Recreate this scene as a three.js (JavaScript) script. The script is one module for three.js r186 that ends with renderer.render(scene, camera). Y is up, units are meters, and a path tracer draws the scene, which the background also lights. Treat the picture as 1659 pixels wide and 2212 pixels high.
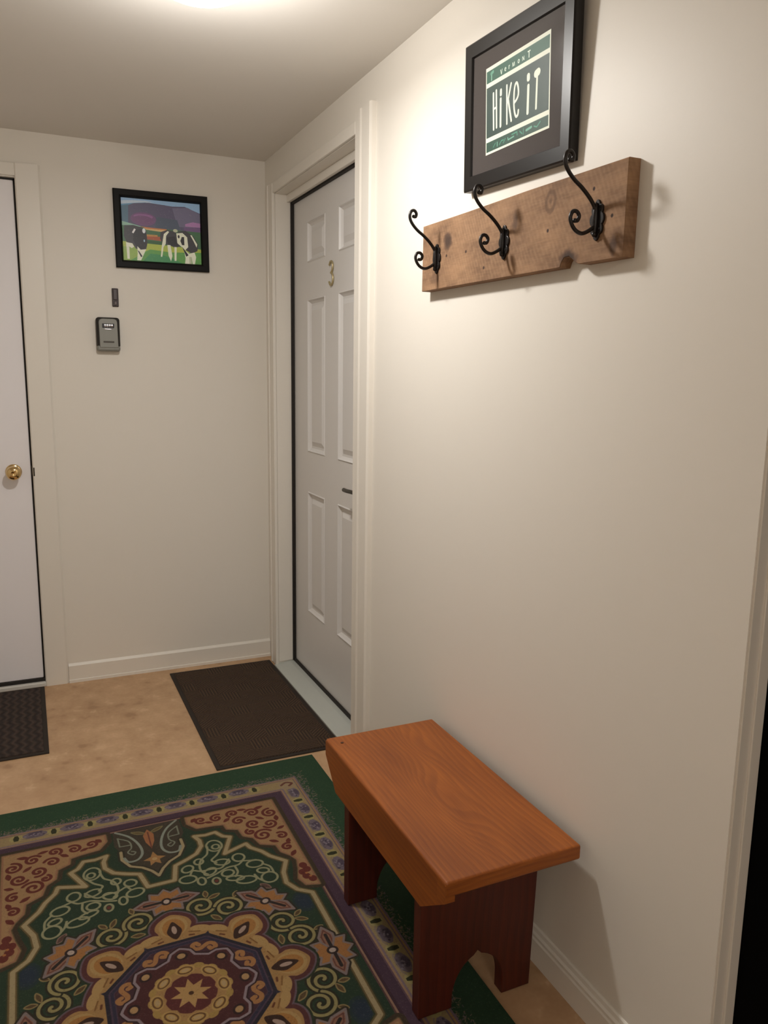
import * as THREE from 'three';
import { RoundedBoxGeometry } from 'three/addons/geometries/RoundedBoxGeometry.js';
import { ImprovedNoise } from 'three/addons/math/ImprovedNoise.js';
import { mergeGeometries } from 'three/addons/utils/BufferGeometryUtils.js';
import { RectAreaLightUniformsLib } from 'three/addons/lights/RectAreaLightUniformsLib.js';

// ---------------------------------------------------------------- camera, exposure, light
const W = 1659, H = 2212;
const scene = new THREE.Scene();
scene.background = new THREE.Color(0x000000);
const camera = new THREE.PerspectiveCamera(66.117, W / H, 0.02, 30);
camera.position.set(-1.0086, 1.3288, 3.5024);
camera.rotation.order = 'YXZ';
camera.rotation.set(THREE.MathUtils.degToRad(-9.824), THREE.MathUtils.degToRad(-24.538), THREE.MathUtils.degToRad(0.826));
const renderer = new THREE.WebGLRenderer({ antialias: true });
renderer.toneMapping = THREE.LinearToneMapping;
renderer.toneMappingExposure = 1.05;
renderer.outputColorSpace = THREE.SRGBColorSpace;
renderer.shadowMap.enabled = true;
RectAreaLightUniformsLib.init();
const LIGHT = { color: new THREE.Color(1.0, 0.968, 0.925), area: 262, point: 0.62, glow: 4 };
const HALL = { x: -1.0, z: 5.2, area: 40, point: 1.5 };                            // a like lamp further down the hall, behind the camera
const LAMP = { x: -0.605, z: 1.61, r: 0.137, drop: 0.096 };

// ---------------------------------------------------------------- room measures (metres)
const CEIL = 2.2326, LEFT = -2.05, FRONT = 6.3, T = 0.12;
const D1 = { z0: 0.145, z1: 1.06, top: 2.077, face: 0.0806 };           // doorway in the right wall
const D2 = { x0: -1.83, x1: -0.988, top: 2.066, face: -0.014 };         // doorway in the back wall
const D3 = { z0: 2.667, z1: 3.52, top: 2.08 };                          // dark doorway at the right

// ---------------------------------------------------------------- helpers
let seed = 20240711;
const rnd = () => { seed = (seed * 1664525 + 1013904223) >>> 0; return seed / 4294967296; };
const noise = new ImprovedNoise();
const fbm = (x, y, z = 0, o = 4) => { let s = 0, a = 0.5, f = 1; for (let i = 0; i < o; i++) { s += a * noise.noise(x * f, y * f, z + i * 7.3); a *= 0.5; f *= 2; } return s; };
const clamp01 = (v) => Math.min(1, Math.max(0, v));
const smooth = (a, b, v) => { const t = clamp01((v - a) / (b - a)); return t * t * (3 - 2 * t); };
const mix = (a, b, t) => a + (b - a) * t;
const mix3 = (a, b, t) => [mix(a[0], b[0], t), mix(a[1], b[1], t), mix(a[2], b[2], t)];
const usedNames = new Map();
const numbered = (n) => { const k = usedNames.get(n) || 0; usedNames.set(n, k + 1); return k ? n + '_' + String(k).padStart(3, '0') : n; };

function flat(g) { const r = g.index ? g.toNonIndexed() : g; for (const k of Object.keys(r.attributes)) if (!['position', 'normal', 'uv'].includes(k)) r.deleteAttribute(k); return r; }
function join(list) { return list.length === 1 ? list[0] : mergeGeometries(list.map(flat)); }
function metreUV(g, ox = 0, oy = 0, turn = false) {               // box-projected uv in metres
  g = g.index ? g.toNonIndexed() : g;
  const p = g.attributes.position, n = g.attributes.normal, uv = new Float32Array(p.count * 2);
  for (let i = 0; i < p.count; i++) {
    const ax = Math.abs(n.getX(i)), ay = Math.abs(n.getY(i)), az = Math.abs(n.getZ(i));
    let u, v;
    if (ay >= ax && ay >= az) { u = p.getZ(i); v = p.getX(i); } else if (ax >= az) { u = p.getZ(i); v = p.getY(i); } else { u = p.getX(i); v = p.getY(i); }
    if (turn) [u, v] = [v, u];
    uv[2 * i] = u + ox; uv[2 * i + 1] = v + oy;
  }
  g.setAttribute('uv', new THREE.BufferAttribute(uv, 2));
  return g;
}
const bx = (x0, x1, y0, y1, z0, z1) => new THREE.BoxGeometry(x1 - x0, y1 - y0, z1 - z0).translate((x0 + x1) / 2, (y0 + y1) / 2, (z0 + z1) / 2);
const rbx = (x0, x1, y0, y1, z0, z1, r = 0.003, s = 3) => new RoundedBoxGeometry(x1 - x0, y1 - y0, z1 - z0, s, Math.min(r, (x1 - x0) * 0.49, (y1 - y0) * 0.49, (z1 - z0) * 0.49)).translate((x0 + x1) / 2, (y0 + y1) / 2, (z0 + z1) / 2);
function mesh(name, geo, mat, parent = scene) {
  const m = new THREE.Mesh(Array.isArray(geo) ? join(geo) : geo, mat);
  m.name = parent === scene ? numbered(name) : name; m.castShadow = m.receiveShadow = true;
  if (parent !== scene) { let k = 0, n = m.name; while (parent.children.some((c) => c.name === n)) n = m.name + '_' + String(++k).padStart(3, '0'); m.name = n; }
  parent.add(m); return m;
}
function group(name, pos = [0, 0, 0], parent = scene) { const g = new THREE.Group(); g.name = numbered(name); g.position.set(...pos); parent.add(g); return g; }
function thing(o, label, category, grp) { o.userData.label = label; o.userData.category = category; if (grp) o.userData.group = grp; return o; }
function struct(o, label) { o.userData.kind = 'structure'; if (label) o.userData.label = label; return o; }
function fixWinding(g) {                            // after a mirroring matrix, turn the faces round again
  g = g.index ? g.toNonIndexed() : g;
  for (const k of Object.keys(g.attributes)) {
    const a = g.attributes[k], n = a.itemSize;
    for (let i = 0; i < a.count; i += 3) for (let c = 0; c < n; c++) { const t = a.array[(i + 1) * n + c]; a.array[(i + 1) * n + c] = a.array[(i + 2) * n + c]; a.array[(i + 2) * n + c] = t; }
  }
  g.computeVertexNormals();
  return g;
}
// shape in the (z, y) plane, extruded along +x from x0 to x1
function extrudeX(shape, x0, x1, opts = {}) {
  const g = new THREE.ExtrudeGeometry(shape, { depth: x1 - x0, bevelEnabled: false, curveSegments: 20, ...opts });
  const m = new THREE.Matrix4().set(0, 0, 1, x0, 0, 1, 0, 0, 1, 0, 0, 0, 0, 0, 0, 1);    // (sx, sy, sz) -> (sz + x0, sy, sx)
  return fixWinding(g.applyMatrix4(m));
}
// shape in the (x, y) plane, extruded along +z
function extrudeZ(shape, z0, z1, opts = {}) { return new THREE.ExtrudeGeometry(shape, { depth: z1 - z0, bevelEnabled: false, curveSegments: 20, ...opts }).translate(0, 0, z0); }
// shape in the (x, z) plane, extruded along +y
function extrudeY(shape, y0, y1, opts = {}) {
  const g = new THREE.ExtrudeGeometry(shape, { depth: y1 - y0, bevelEnabled: false, curveSegments: 20, ...opts });
  return fixWinding(g.applyMatrix4(new THREE.Matrix4().set(1, 0, 0, 0, 0, 0, 1, y0, 0, 1, 0, 0, 0, 0, 0, 1)));
}
const poly = (pts) => new THREE.Shape(pts.map(([a, b]) => new THREE.Vector2(a, b)));
function tube(pts, r, seg = 48, rad = 8, closed = false) {
  const c = new THREE.CatmullRomCurve3(pts.map((p) => new THREE.Vector3(...p)), closed, 'centripetal');
  return new THREE.TubeGeometry(c, seg, r, rad, closed);
}
const ball = (x, y, z, r, sx = 1, sy = 1, sz = 1) => new THREE.SphereGeometry(r, 16, 12).scale(sx, sy, sz).translate(x, y, z);

// ---------------------------------------------------------------- textures
function canvasTex(w, h, draw, srgb = true) {
  const c = document.createElement('canvas'); c.width = w; c.height = h;
  draw(c.getContext('2d'), w, h);
  const t = new THREE.CanvasTexture(c); if (srgb) t.colorSpace = THREE.SRGBColorSpace;
  t.magFilter = THREE.LinearFilter; t.wrapS = t.wrapT = THREE.RepeatWrapping; t.anisotropy = 8;
  return t;
}
function pixelTex(w, h, f, srgb = true) {           // f(x, y) in 0..1 -> [r, g, b] 0..255
  const d = new Uint8Array(w * h * 4);
  for (let y = 0; y < h; y++) for (let x = 0; x < w; x++) {
    const c = f(x / w, y / h), i = (y * w + x) * 4;
    d[i] = clamp01(c[0] / 255) * 255; d[i + 1] = clamp01(c[1] / 255) * 255; d[i + 2] = clamp01(c[2] / 255) * 255; d[i + 3] = 255;
  }
  const t = new THREE.DataTexture(d, w, h); if (srgb) t.colorSpace = THREE.SRGBColorSpace;
  t.magFilter = THREE.LinearFilter; t.minFilter = THREE.LinearMipmapLinearFilter; t.generateMipmaps = true;
  t.wrapS = t.wrapT = THREE.RepeatWrapping; t.needsUpdate = true; return t;
}
const rep = (t, metresX, metresY) => { t.repeat.set(1 / metresX, 1 / metresY); return t; };
const std = (o) => new THREE.MeshStandardMaterial(o);

const wallBump = rep(pixelTex(512, 512, (x, y) => { const v = 128 + 90 * fbm(x * 60, y * 60, 3, 3); return [v, v, v]; }, false), 0.5, 0.5);
const M = {};
M.wall = new THREE.MeshPhysicalMaterial({ color: new THREE.Color(0.82, 0.775, 0.70), roughness: 0.48, specularIntensity: 0.8, bumpMap: wallBump, bumpScale: 0.00015 });
M.ceiling = std({ color: new THREE.Color(0.80, 0.765, 0.71), roughness: 0.95 });
M.trim = std({ color: new THREE.Color(0.82, 0.775, 0.70), roughness: 0.38 });
M.doorWhite = std({ color: new THREE.Color(0.72, 0.70, 0.68), roughness: 0.4 });
M.doorCool = std({ color: new THREE.Color(0.89, 0.865, 0.89), roughness: 0.42 });
M.threshold = std({ color: new THREE.Color(0.50, 0.52, 0.48), roughness: 0.45 });
M.sillWhite = std({ color: new THREE.Color(0.70, 0.68, 0.63), roughness: 0.4 });
M.rubber = std({ color: new THREE.Color(0.012, 0.009, 0.007), roughness: 0.7 });
M.brass = std({ color: new THREE.Color(0.72, 0.52, 0.25), metalness: 1, roughness: 0.1 });
M.darkBronze = std({ color: new THREE.Color(0.05, 0.042, 0.03), metalness: 0.6, roughness: 0.4 });
M.iron = std({ color: new THREE.Color(0.016, 0.013, 0.012), metalness: 0.35, roughness: 0.36 });
M.black = new THREE.MeshPhysicalMaterial({ color: new THREE.Color(0.006, 0.0055, 0.005), roughness: 0.5, specularIntensity: 0.35 });
M.blackFrame = new THREE.MeshPhysicalMaterial({ color: new THREE.Color(0.008, 0.0065, 0.006), roughness: 0.36, specularIntensity: 0.75 });
M.blackDoor = new THREE.MeshPhysicalMaterial({ color: new THREE.Color(0.0009, 0.0009, 0.0009), roughness: 0.8, specularIntensity: 0.12 });

// floor: mottled beige sheet vinyl
const floorTex = rep(pixelTex(1024, 1024, (x, y) => {
  const per = (s, z, o) => { const a = fbm(x * s, y * s, z, o), b = fbm((x - 1) * s, y * s, z, o), c = fbm(x * s, (y - 1) * s, z, o), d = fbm((x - 1) * s, (y - 1) * s, z, o); return mix(mix(a, b, smooth(0.75, 1, x)), mix(c, d, smooth(0.75, 1, x)), smooth(0.75, 1, y)); };
  const a = per(5, 1, 3), b = per(18, 5, 3), c = per(90, 9, 2);
  let k = 0.5 + 0.75 * a + 0.75 * b + 0.3 * c;
  let col = mix3([176, 140, 104], [206, 170, 132], clamp01(k));
  const light = smooth(0.22, 0.42, b + 0.3 * c); col = mix3(col, [214, 182, 146], light * 0.5);
  const dark = smooth(0.2, 0.45, -b - 0.3 * a); return mix3(col, [156, 120, 86], dark * 0.5);
}), 1.1, 1.1);
M.floor = std({ map: floorTex, roughness: 0.5 });

// reddish stained pine for the bench
function woodTex(w, h, L, Wd, light, dark, opts) {
  const knots = opts.knots || [];
  return rep(pixelTex(w, h, (x, y) => {
    const s = x * L, t = y * Wd;
    let r = t * 1 + 0.035 * fbm(s * 2.2, t * 5, opts.z, 3) + 0.006 * fbm(s * 6, t * 30, opts.z + 4, 2);
    let kn = 0;
    for (const [ks, kt, kr, amt] of knots) { const dx = (s - ks) / 3.2, dy = t - kt, d = Math.hypot(dx, dy); r += amt * Math.exp(-(d * d) / (kr * kr)); kn = Math.max(kn, smooth(kr * 0.35, kr * 0.12, Math.hypot(s - ks, t - kt)) * (opts.knotDark || 0)); }
    const f = r * opts.rings, fr = f - Math.floor(f);
    const ring = smooth(0.0, 0.75, fr) * (1 - smooth(0.86, 1.0, fr));
    const fine = fbm(s * 14, t * 420, opts.z + 9, 2), tone = fbm(s * 3, t * 12, opts.z + 2, 3);
    let k = clamp01(opts.base + opts.ringAmt * ring + 0.35 * fine + 0.5 * tone);
    let c = mix3(light, dark, k);
    if (kn > 0) c = mix3(c, opts.knotColor, kn);
    return c;
  }), L, Wd);
}
const benchTex = woodTex(1024, 512, 0.75, 0.36, [170, 95, 30], [106, 50, 13], { z: 2.1, rings: 70, ringAmt: 0.2, base: 0.25, knots: [[0.40, 0.13, 0.05, 0.07], [0.12, 0.2, 0.03, 0.03]] });
const benchLegTex = woodTex(512, 512, 0.5, 0.5, [92, 33, 17], [54, 16, 8], { z: 6.4, rings: 46, ringAmt: 0.25, base: 0.25 });
M.bench = std({ map: benchTex, roughness: 0.42 });
M.benchDark = std({ map: benchLegTex, roughness: 0.5 });
const barnTex = rep(pixelTex(1024, 256, (x, y) => {
  const s = x * 0.8, t = y * 0.2;
  const saw = 0.5 + 0.5 * Math.sin((s * 1.0 + t * 0.55 + 0.012 * fbm(s * 8, t * 8, 5, 2)) * 520);
  const a = fbm(s * 9, t * 26, 1.5, 4), g = fbm(s * 20, t * 300, 8, 2), b = fbm(s * 60, t * 60, 3, 3);
  let c = mix3([158, 122, 90], [108, 80, 58], clamp01(0.45 + 0.9 * a + 0.35 * g));
  c = mix3(c, [186, 150, 116], clamp01(saw * (0.25 + 0.5 * fbm(s * 6, t * 14, 11, 2)) + 0.9 * b) * 0.55);
  for (const [ks, kt, ra, rb, amt] of [[0.135, 0.113, 0.026, 0.026, 0.9], [0.432, 0.112, 0.012, 0.024, 0.5], [0.623, 0.012, 0.034, 0.024, 1.0], [0.752, 0.02, 0.012, 0.022, 0.6], [0.07, 0.03, 0.03, 0.02, 0.25]]) {
    const d = Math.hypot((s - ks) / ra, (t - kt) / rb) + 0.35 * b;
    c = mix3(c, [62, 44, 34], amt * smooth(1.1, 0.3, d));
  }
  { const d = Math.hypot((s - 0.557) / 0.02, (t - 0.131) / 0.024) + 0.2 * b; c = mix3(c, [96, 70, 50], 0.65 * smooth(0.28, 0.08, Math.abs(d - 0.75)) + 0.6 * smooth(0.3, 0.1, d)); }
  for (const [ks, kt] of [[0.226, 0.076], [0.13, 0.078], [0.552, 0.076], [0.745, 0.074], [0.69, 0.13], [0.31, 0.03]]) c = mix3(c, [48, 30, 22], smooth(0.0045, 0.0022, Math.hypot(s - ks, t - kt)));
  return c;
}), 0.8, 0.2);
const barnBump = rep(pixelTex(1024, 256, (x, y) => { const s = x * 0.8, t = y * 0.2; const v = 128 + 26 * Math.sin((s + t * 0.55 + 0.012 * fbm(s * 8, t * 8, 5, 2)) * 520) + 80 * fbm(s * 30, t * 90, 2, 3); return [v, v, v]; }, false), 0.8, 0.2);
M.barn = std({ map: barnTex, bumpMap: barnBump, bumpScale: 0.0012, roughness: 0.85 });
M.barnEnd = std({ map: woodTex(256, 256, 0.2, 0.2, [150, 96, 50], [96, 58, 28], { z: 3.3, rings: 80, ringAmt: 0.4, base: 0.3 }), roughness: 0.85 });

// ---------------------------------------------------------------- the room
{
  // floor and ceiling
  struct(mesh('floor', metreUV(bx(LEFT - T, T, -0.1, 0, -T, FRONT + T)), M.floor));
  struct(mesh('ceiling', metreUV(bx(LEFT - T, T, CEIL, CEIL + 0.1, -T, FRONT + T)), M.ceiling));
  // right wall with its two doorways, drawn in (z, y)
  const rs = poly([[-T, 0], [D1.z0, 0], [D1.z0, D1.top], [D1.z1, D1.top], [D1.z1, 0], [D3.z0, 0], [D3.z0, D3.top], [D3.z1, D3.top], [D3.z1, 0], [FRONT + T, 0], [FRONT + T, CEIL], [-T, CEIL]]);
  struct(mesh('wall_right', metreUV(extrudeX(rs, 0, T)), M.wall));
  const bs = poly([[LEFT - T, 0], [D2.x0, 0], [D2.x0, D2.top], [D2.x1, D2.top], [D2.x1, 0], [0, 0], [0, CEIL], [LEFT - T, CEIL]]);
  struct(mesh('wall_back', metreUV(extrudeZ(bs, -T, 0)), M.wall));
  struct(mesh('wall_left', metreUV(bx(LEFT - T, LEFT, 0, CEIL, 0, FRONT + T)), M.wall));
  struct(mesh('wall_front', metreUV(bx(LEFT, 0, 0, CEIL, FRONT, FRONT + T)), M.wall));

  // baseboards
  const prof = [[0, 0], [0.013, 0], [0.013, 0.058], [0.0105, 0.062], [0.0105, 0.069], [0.006, 0.073], [0.0045, 0.082], [0.002, 0.0845], [0, 0.0845]];
  const right = (z0, z1) => extrudeZ(poly(prof.map(([a, y]) => [-a, y])), z0, z1);
  struct(mesh('baseboard_right', [fixWinding(right(1.205, D3.z0 - 0.001)), fixWinding(right(D3.z1 + 0.06, FRONT))], M.trim));
  const backProf = [[0, 0], [0.014, 0], [0.014, 0.012], [0.010, 0.014], [0.010, 0.0745], [0.002, 0.084], [0, 0.084]];
  struct(mesh('baseboard_back', extrudeX(poly(backProf), -0.898, -0.001), M.trim));
  struct(mesh('baseboard_left', fixWinding(extrudeZ(poly(prof.map(([a, y]) => [LEFT + a, y])), 0.001, FRONT)), M.trim));
}

// ---------------------------------------------------------------- door 1 (right wall, numbered 3) and its trim
function panelRings(rings, n) {                     // nested rectangles [z0, z1, y0, y1, x], joined by quads, last one capped
  const pos = [];
  const quad = (a, b, c, d) => pos.push(...a, ...b, ...c, ...a, ...c, ...d);
  const cs = rings.map(([z0, z1, y0, y1, x]) => [[x, y0, z0], [x, y0, z1], [x, y1, z1], [x, y1, z0]]);
  for (let r = 0; r + 1 < cs.length; r++) for (let i = 0; i < 4; i++) { const j = (i + 1) % 4; quad(cs[r][i], cs[r][j], cs[r + 1][j], cs[r + 1][i]); }
  const l = cs[cs.length - 1]; quad(l[0], l[1], l[2], l[3]);
  const g = new THREE.BufferGeometry(); g.setAttribute('position', new THREE.Float32BufferAttribute(pos, 3)); g.computeVertexNormals();
  g.setAttribute('uv', new THREE.Float32BufferAttribute(new Float32Array(pos.length / 3 * 2), 2));
  return g;
}
{
  const z0 = 0.157, z1 = 1.052, y0 = 0.027, y1 = 2.056, X = D1.face;
  const door = struct(group('door_1', [X, y0, z0]), 'white six-panel door with a small number 3 in the right wall');
  const P = [];
  for (const [a, b] of [[0.333, 0.541], [0.686, 0.894]]) for (const [c, d] of [[0.305, 0.836], [1.007, 1.632], [1.778, 1.937]]) P.push([a, b, c, d]);
  const s = poly([[0, 0], [z1 - z0, 0], [z1 - z0, y1 - y0], [0, y1 - y0]]);
  for (const [a, b, c, d] of P) s.holes.push(new THREE.Path([[a, c], [a, d], [b, d], [b, c]].map(([z, y]) => new THREE.Vector2(z - z0, y - y0))));
  mesh('slab', extrudeX(s, 0, 0.039), M.doorWhite, door);
  for (const [a, b, c, d] of P) {
    const R = (i, x) => [a - z0 + i, b - z0 - i, c - y0 + i, d - y0 - i, x];
    mesh('panel', panelRings([R(-0.0005, -0.0003), R(0.004, -0.0035), R(0.009, 0.004), R(0.017, 0.0105), R(0.026, 0.0105), R(0.046, 0.0015)]), M.doorWhite, door);
  }
  // brass number 3, built as a bent ribbon on the middle stile
  const num = [], C = [0.613 - z0, 1.708 - y0], hh = 0.042, ww = 0.021;
  for (const [z, y] of [[-0.85, 0.72], [-0.45, 0.98], [0.2, 1.0], [0.72, 0.74], [0.72, 0.38], [0.3, 0.1], [-0.1, 0.04], [0.45, -0.06], [0.92, -0.35], [0.85, -0.78], [0.3, -1.02], [-0.4, -1.0], [-0.95, -0.72]]) num.push([-0.004, C[1] + y * hh, C[0] + z * ww]);
  const n3 = mesh('door_number', tube(num, 0.0042, 70, 8), std({ color: new THREE.Color(0.5, 0.42, 0.24), metalness: 0.7, roughness: 0.4 }), door); n3.userData.label = 'brass door number 3';
  // lever handle: rose near the closing edge, lever turned towards the hinges
  const hz = 0.985 - z0, hy = 0.921 - y0;
  const rose = new THREE.CylinderGeometry(0.031, 0.033, 0.012, 32).rotateZ(Math.PI / 2).translate(-0.006, hy, hz);
  const neck = new THREE.CylinderGeometry(0.011, 0.011, 0.045, 20).rotateZ(Math.PI / 2).translate(-0.03, hy, hz);
  const lever = tube([[-0.05, hy, hz + 0.012], [-0.053, hy + 0.001, hz - 0.03], [-0.053, hy - 0.001, hz - 0.075], [-0.05, hy - 0.002, hz - 0.112]], 0.0075, 24, 10);
  const h = mesh('handle', [flat(rose), flat(neck), flat(lever), flat(ball(-0.05, hy - 0.002, hz - 0.112, 0.0075))], M.darkBronze, door); h.userData.label = 'dark lever handle';

  const trim = struct(group('trim_1'), 'white casing, jamb and grey sill round the door in the right wall');
  // casings: the far one, the near one with a raised outer band, the head
  mesh('casing', [flat(rbx(-0.014, 0, 0, 2.115, 0.078, 0.148, 0.003)), flat(rbx(-0.018, -0.002, 0, 2.117, 0.078, 0.092, 0.004))], M.trim, trim);
  mesh('casing', fixWinding(extrudeY(poly([[0, 1.057], [-0.010, 1.057], [-0.012, 1.060], [-0.012, 1.088], [-0.017, 1.094], [-0.018, 1.112], [-0.015, 1.122], [-0.015, 1.165], [-0.019, 1.172], [-0.019, 1.188], [-0.014, 1.196], [0, 1.198]]), 0, 2.135)), M.trim, trim);
  mesh('casing', [flat(rbx(-0.012, 0, D1.top - 0.002, 2.115, 0.148, 1.058, 0.003))], M.trim, trim);
  mesh('jamb', [flat(bx(0, 0.12, 0.02, D1.top, D1.z0 - 0.004, D1.z0 + 0.004)), flat(bx(0, 0.12, 0.02, D1.top, D1.z1 - 0.003, D1.z1 + 0.003)), flat(bx(0, 0.12, D1.top - 0.004, D1.top + 0.002, D1.z0, D1.z1))], M.trim, trim);
  mesh('door_stop', [flat(rbx(0.05, 0.066, D1.top - 0.034, D1.top - 0.004, D1.z0 + 0.004, D1.z1 - 0.003, 0.002))], M.trim, trim);
  mesh('weatherstrip', [flat(bx(0.066, 0.079, 0.02, D1.top - 0.004, D1.z0 + 0.004, D1.z0 + 0.0135)), flat(bx(0.068, 0.0805, D1.top - 0.04, D1.top - 0.004, D1.z0 + 0.004, D1.z1 - 0.003)), flat(bx(0.070, 0.079, 0.012, 0.0275, D1.z0 + 0.004, D1.z1 - 0.003))], M.rubber, trim);
  mesh('threshold', extrudeZ(poly([[-0.0215, 0], [0.12, 0], [0.12, 0.016], [0.05, 0.016], [0.0, 0.010], [-0.0215, 0.006]]), D1.z0 + 0.001, D1.z1 - 0.001), M.threshold, trim);
}

// ---------------------------------------------------------------- door 2 (back wall, plain slab with brass knob)
{
  const x0 = D2.x0 + 0.008, x1 = -0.9976, y0 = 0.032, y1 = 2.052, Z = D2.face;
  const door = struct(group('door_2', [x1, y0, Z]), 'plain pale door with a brass knob in the back wall');
  mesh('slab', rbx(x0 - x1, 0, 0, y1 - y0, -0.036, 0, 0.004), M.doorCool, door);
  const kx = -1.0615 - x1, ky = 0.9225 - y0;
  const rosette = new THREE.LatheGeometry([[0, 0], [0.031, 0], [0.031, 0.003], [0.027, 0.007], [0.016, 0.009], [0.012, 0.012]].map(([r, y]) => new THREE.Vector2(r, y)), 40).rotateX(Math.PI / 2);
  const knob = new THREE.LatheGeometry([[0.011, 0.008], [0.011, 0.026], [0.016, 0.032], [0.025, 0.039], [0.0285, 0.048], [0.0275, 0.057], [0.022, 0.064], [0.012, 0.0675], [0.008, 0.068], [0.0075, 0.066], [0, 0.066]].map(([r, y]) => new THREE.Vector2(r, y)), 48).rotateX(Math.PI / 2);
  const k = mesh('knob', knob, M.brass, door); k.position.set(kx, ky, 0); k.userData.label = 'round brass knob';
  mesh('rosette', rosette, M.brass, k);
  const latch = mesh('latch', rbx(-0.001, 0.006, -0.02, 0.016, -0.02, -0.003, 0.001), M.darkBronze, door); latch.position.set(0, ky + 0.005, 0);

  const trim = struct(group('trim_2'), 'cream casing and sill round the plain door in the back wall');
  const cp = [[-0.990, 0], [-0.990, 0.009], [-0.986, 0.012], [-0.907, 0.012], [-0.899, 0.006], [-0.899, 0]];
  mesh('casing', extrudeY(poly(cp), 0, 2.112), M.trim, trim);
  mesh('casing', extrudeY(poly(cp.map(([x, z]) => [-2.818 - x, z])), 0, 2.112), M.trim, trim);
  mesh('casing', rbx(-1.828, -0.990, 2.064, 2.110, 0, 0.012, 0.002), M.trim, trim);
  mesh('jamb', [flat(bx(D2.x1 - 0.003, D2.x1 + 0.002, 0.02, D2.top, -T, 0.001)), flat(bx(D2.x0 - 0.002, D2.x0 + 0.003, 0.02, D2.top, -T, 0.001)), flat(bx(D2.x0, D2.x1, D2.top - 0.006, D2.top, -T, 0.001))], M.trim, trim);
  mesh('weatherstrip', [flat(bx(x1, D2.x1 - 0.003, 0.02, y1 + 0.006, -0.05, -0.019)), flat(bx(D2.x0, D2.x1, y1, D2.top - 0.006, -0.05, -0.019)), flat(bx(D2.x0, D2.x1, 0.018, y0, -0.05, -0.004))], M.rubber, trim);
  mesh('strike_plate', rbx(-0.9885, -0.9835, 0.905, 0.94, 0.002, 0.0135, 0.0015), M.darkBronze, trim);
  mesh('threshold', rbx(D2.x0 + 0.001, D2.x1 - 0.001, 0, 0.019, -0.1, 0.014, 0.004), M.sillWhite, trim);
}

// ---------------------------------------------------------------- door 3 (black, at the near end of the right wall)
{
  const door = struct(group('door_3', [0.047, 0.008, D3.z0 + 0.006]), 'black door at the near end of the right wall');
  const s = poly([[0, 0], [0.841, 0], [0.841, 2.062], [0, 2.062]]);
  mesh('slab', extrudeX(s, 0, 0.04), M.blackDoor, door);
  const trim = struct(group('trim_3'), 'white jamb beside the black door');
  mesh('jamb', [flat(rbx(0.002, 0.047, 0, D3.top, D3.z0 - 0.001, D3.z0 + 0.004, 0.0015)), flat(rbx(0.024, 0.0465, 0, D3.top, D3.z0 + 0.001, D3.z0 + 0.008, 0.002)), flat(bx(0.001, 0.11, 0, D3.top, D3.z1 - 0.004, D3.z1 + 0.001)), flat(bx(0.001, 0.11, D3.top - 0.005, D3.top + 0.001, D3.z0, D3.z1))], M.trim, trim);
}

// ---------------------------------------------------------------- ceiling lights
function ceilingLight(x, z, label, area, point) {
  const l = thing(group('ceiling_light', [x, CEIL, z]), label, 'light');
  const rim = new THREE.LatheGeometry([[0, 0], [0.145, 0], [0.147, -0.006], [0.145, -0.014], [0.138, -0.017], [0, -0.017]].map(([r, y]) => new THREE.Vector2(r, y)), 56);
  mesh('rim', rim, std({ color: 0xe8e2d8, roughness: 0.4, side: THREE.DoubleSide }), l);
  const pts = []; for (let i = 0; i <= 20; i++) { const a = (i / 20) * Math.PI / 2; pts.push(new THREE.Vector2(LAMP.r * Math.cos(a), -0.016 - (LAMP.drop - 0.016) * Math.sin(a))); }
  pts[20].x = 0;
  mesh('diffuser', new THREE.LatheGeometry(pts, 56), std({ color: 0xffffff, roughness: 0.6, emissive: new THREE.Color(1, 0.94, 0.84), emissiveIntensity: LIGHT.glow, side: THREE.DoubleSide }), l);
  const p = new THREE.PointLight(LIGHT.color, point, 0, 2); p.position.set(0, -LAMP.drop - 0.05, 0); p.castShadow = true; p.shadow.radius = 2; l.add(p);
  const r = new THREE.RectAreaLight(LIGHT.color, area, 0.11, 0.11); r.position.set(0, -LAMP.drop - 0.006, 0); r.rotation.x = -Math.PI / 2; l.add(r);
}
ceilingLight(LAMP.x, LAMP.z, 'round glowing flush ceiling light at the top edge of the picture', LIGHT.area, LIGHT.point);
ceilingLight(HALL.x, HALL.z, 'second round ceiling light further down the hall behind the viewer, outside the picture', HALL.area, HALL.point);

// ---------------------------------------------------------------- painting on the back wall
function frameGeo(w, h, s, d, lip, inner = 0.72) {                 // mitred picture frame in the xy plane, front at z = d
  const prof = [[0, 0], [0, d * 0.86], [s * 0.1, d], [s * inner, d], [s * (inner + 0.9) / 1.9, d * 0.9], [s, d * lip], [s, 0]];
  const pos = [];
  const corner = (i, [a, z]) => [(i === 0 || i === 3 ? -1 : 1) * (w / 2 - a), (i < 2 ? -1 : 1) * (h / 2 - a), z];
  for (let i = 0; i < 4; i++) {
    const j = (i + 1) % 4;
    for (let k = 0; k + 1 < prof.length; k++) { const a = corner(i, prof[k]), b = corner(j, prof[k]), c = corner(j, prof[k + 1]), e = corner(i, prof[k + 1]); pos.push(...a, ...b, ...c, ...a, ...c, ...e); }
  }
  const g = new THREE.BufferGeometry(); g.setAttribute('position', new THREE.Float32BufferAttribute(pos, 3)); g.computeVertexNormals();
  g.setAttribute('uv', new THREE.Float32BufferAttribute(new Float32Array(pos.length / 3 * 2), 2)); return g;
}
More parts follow.
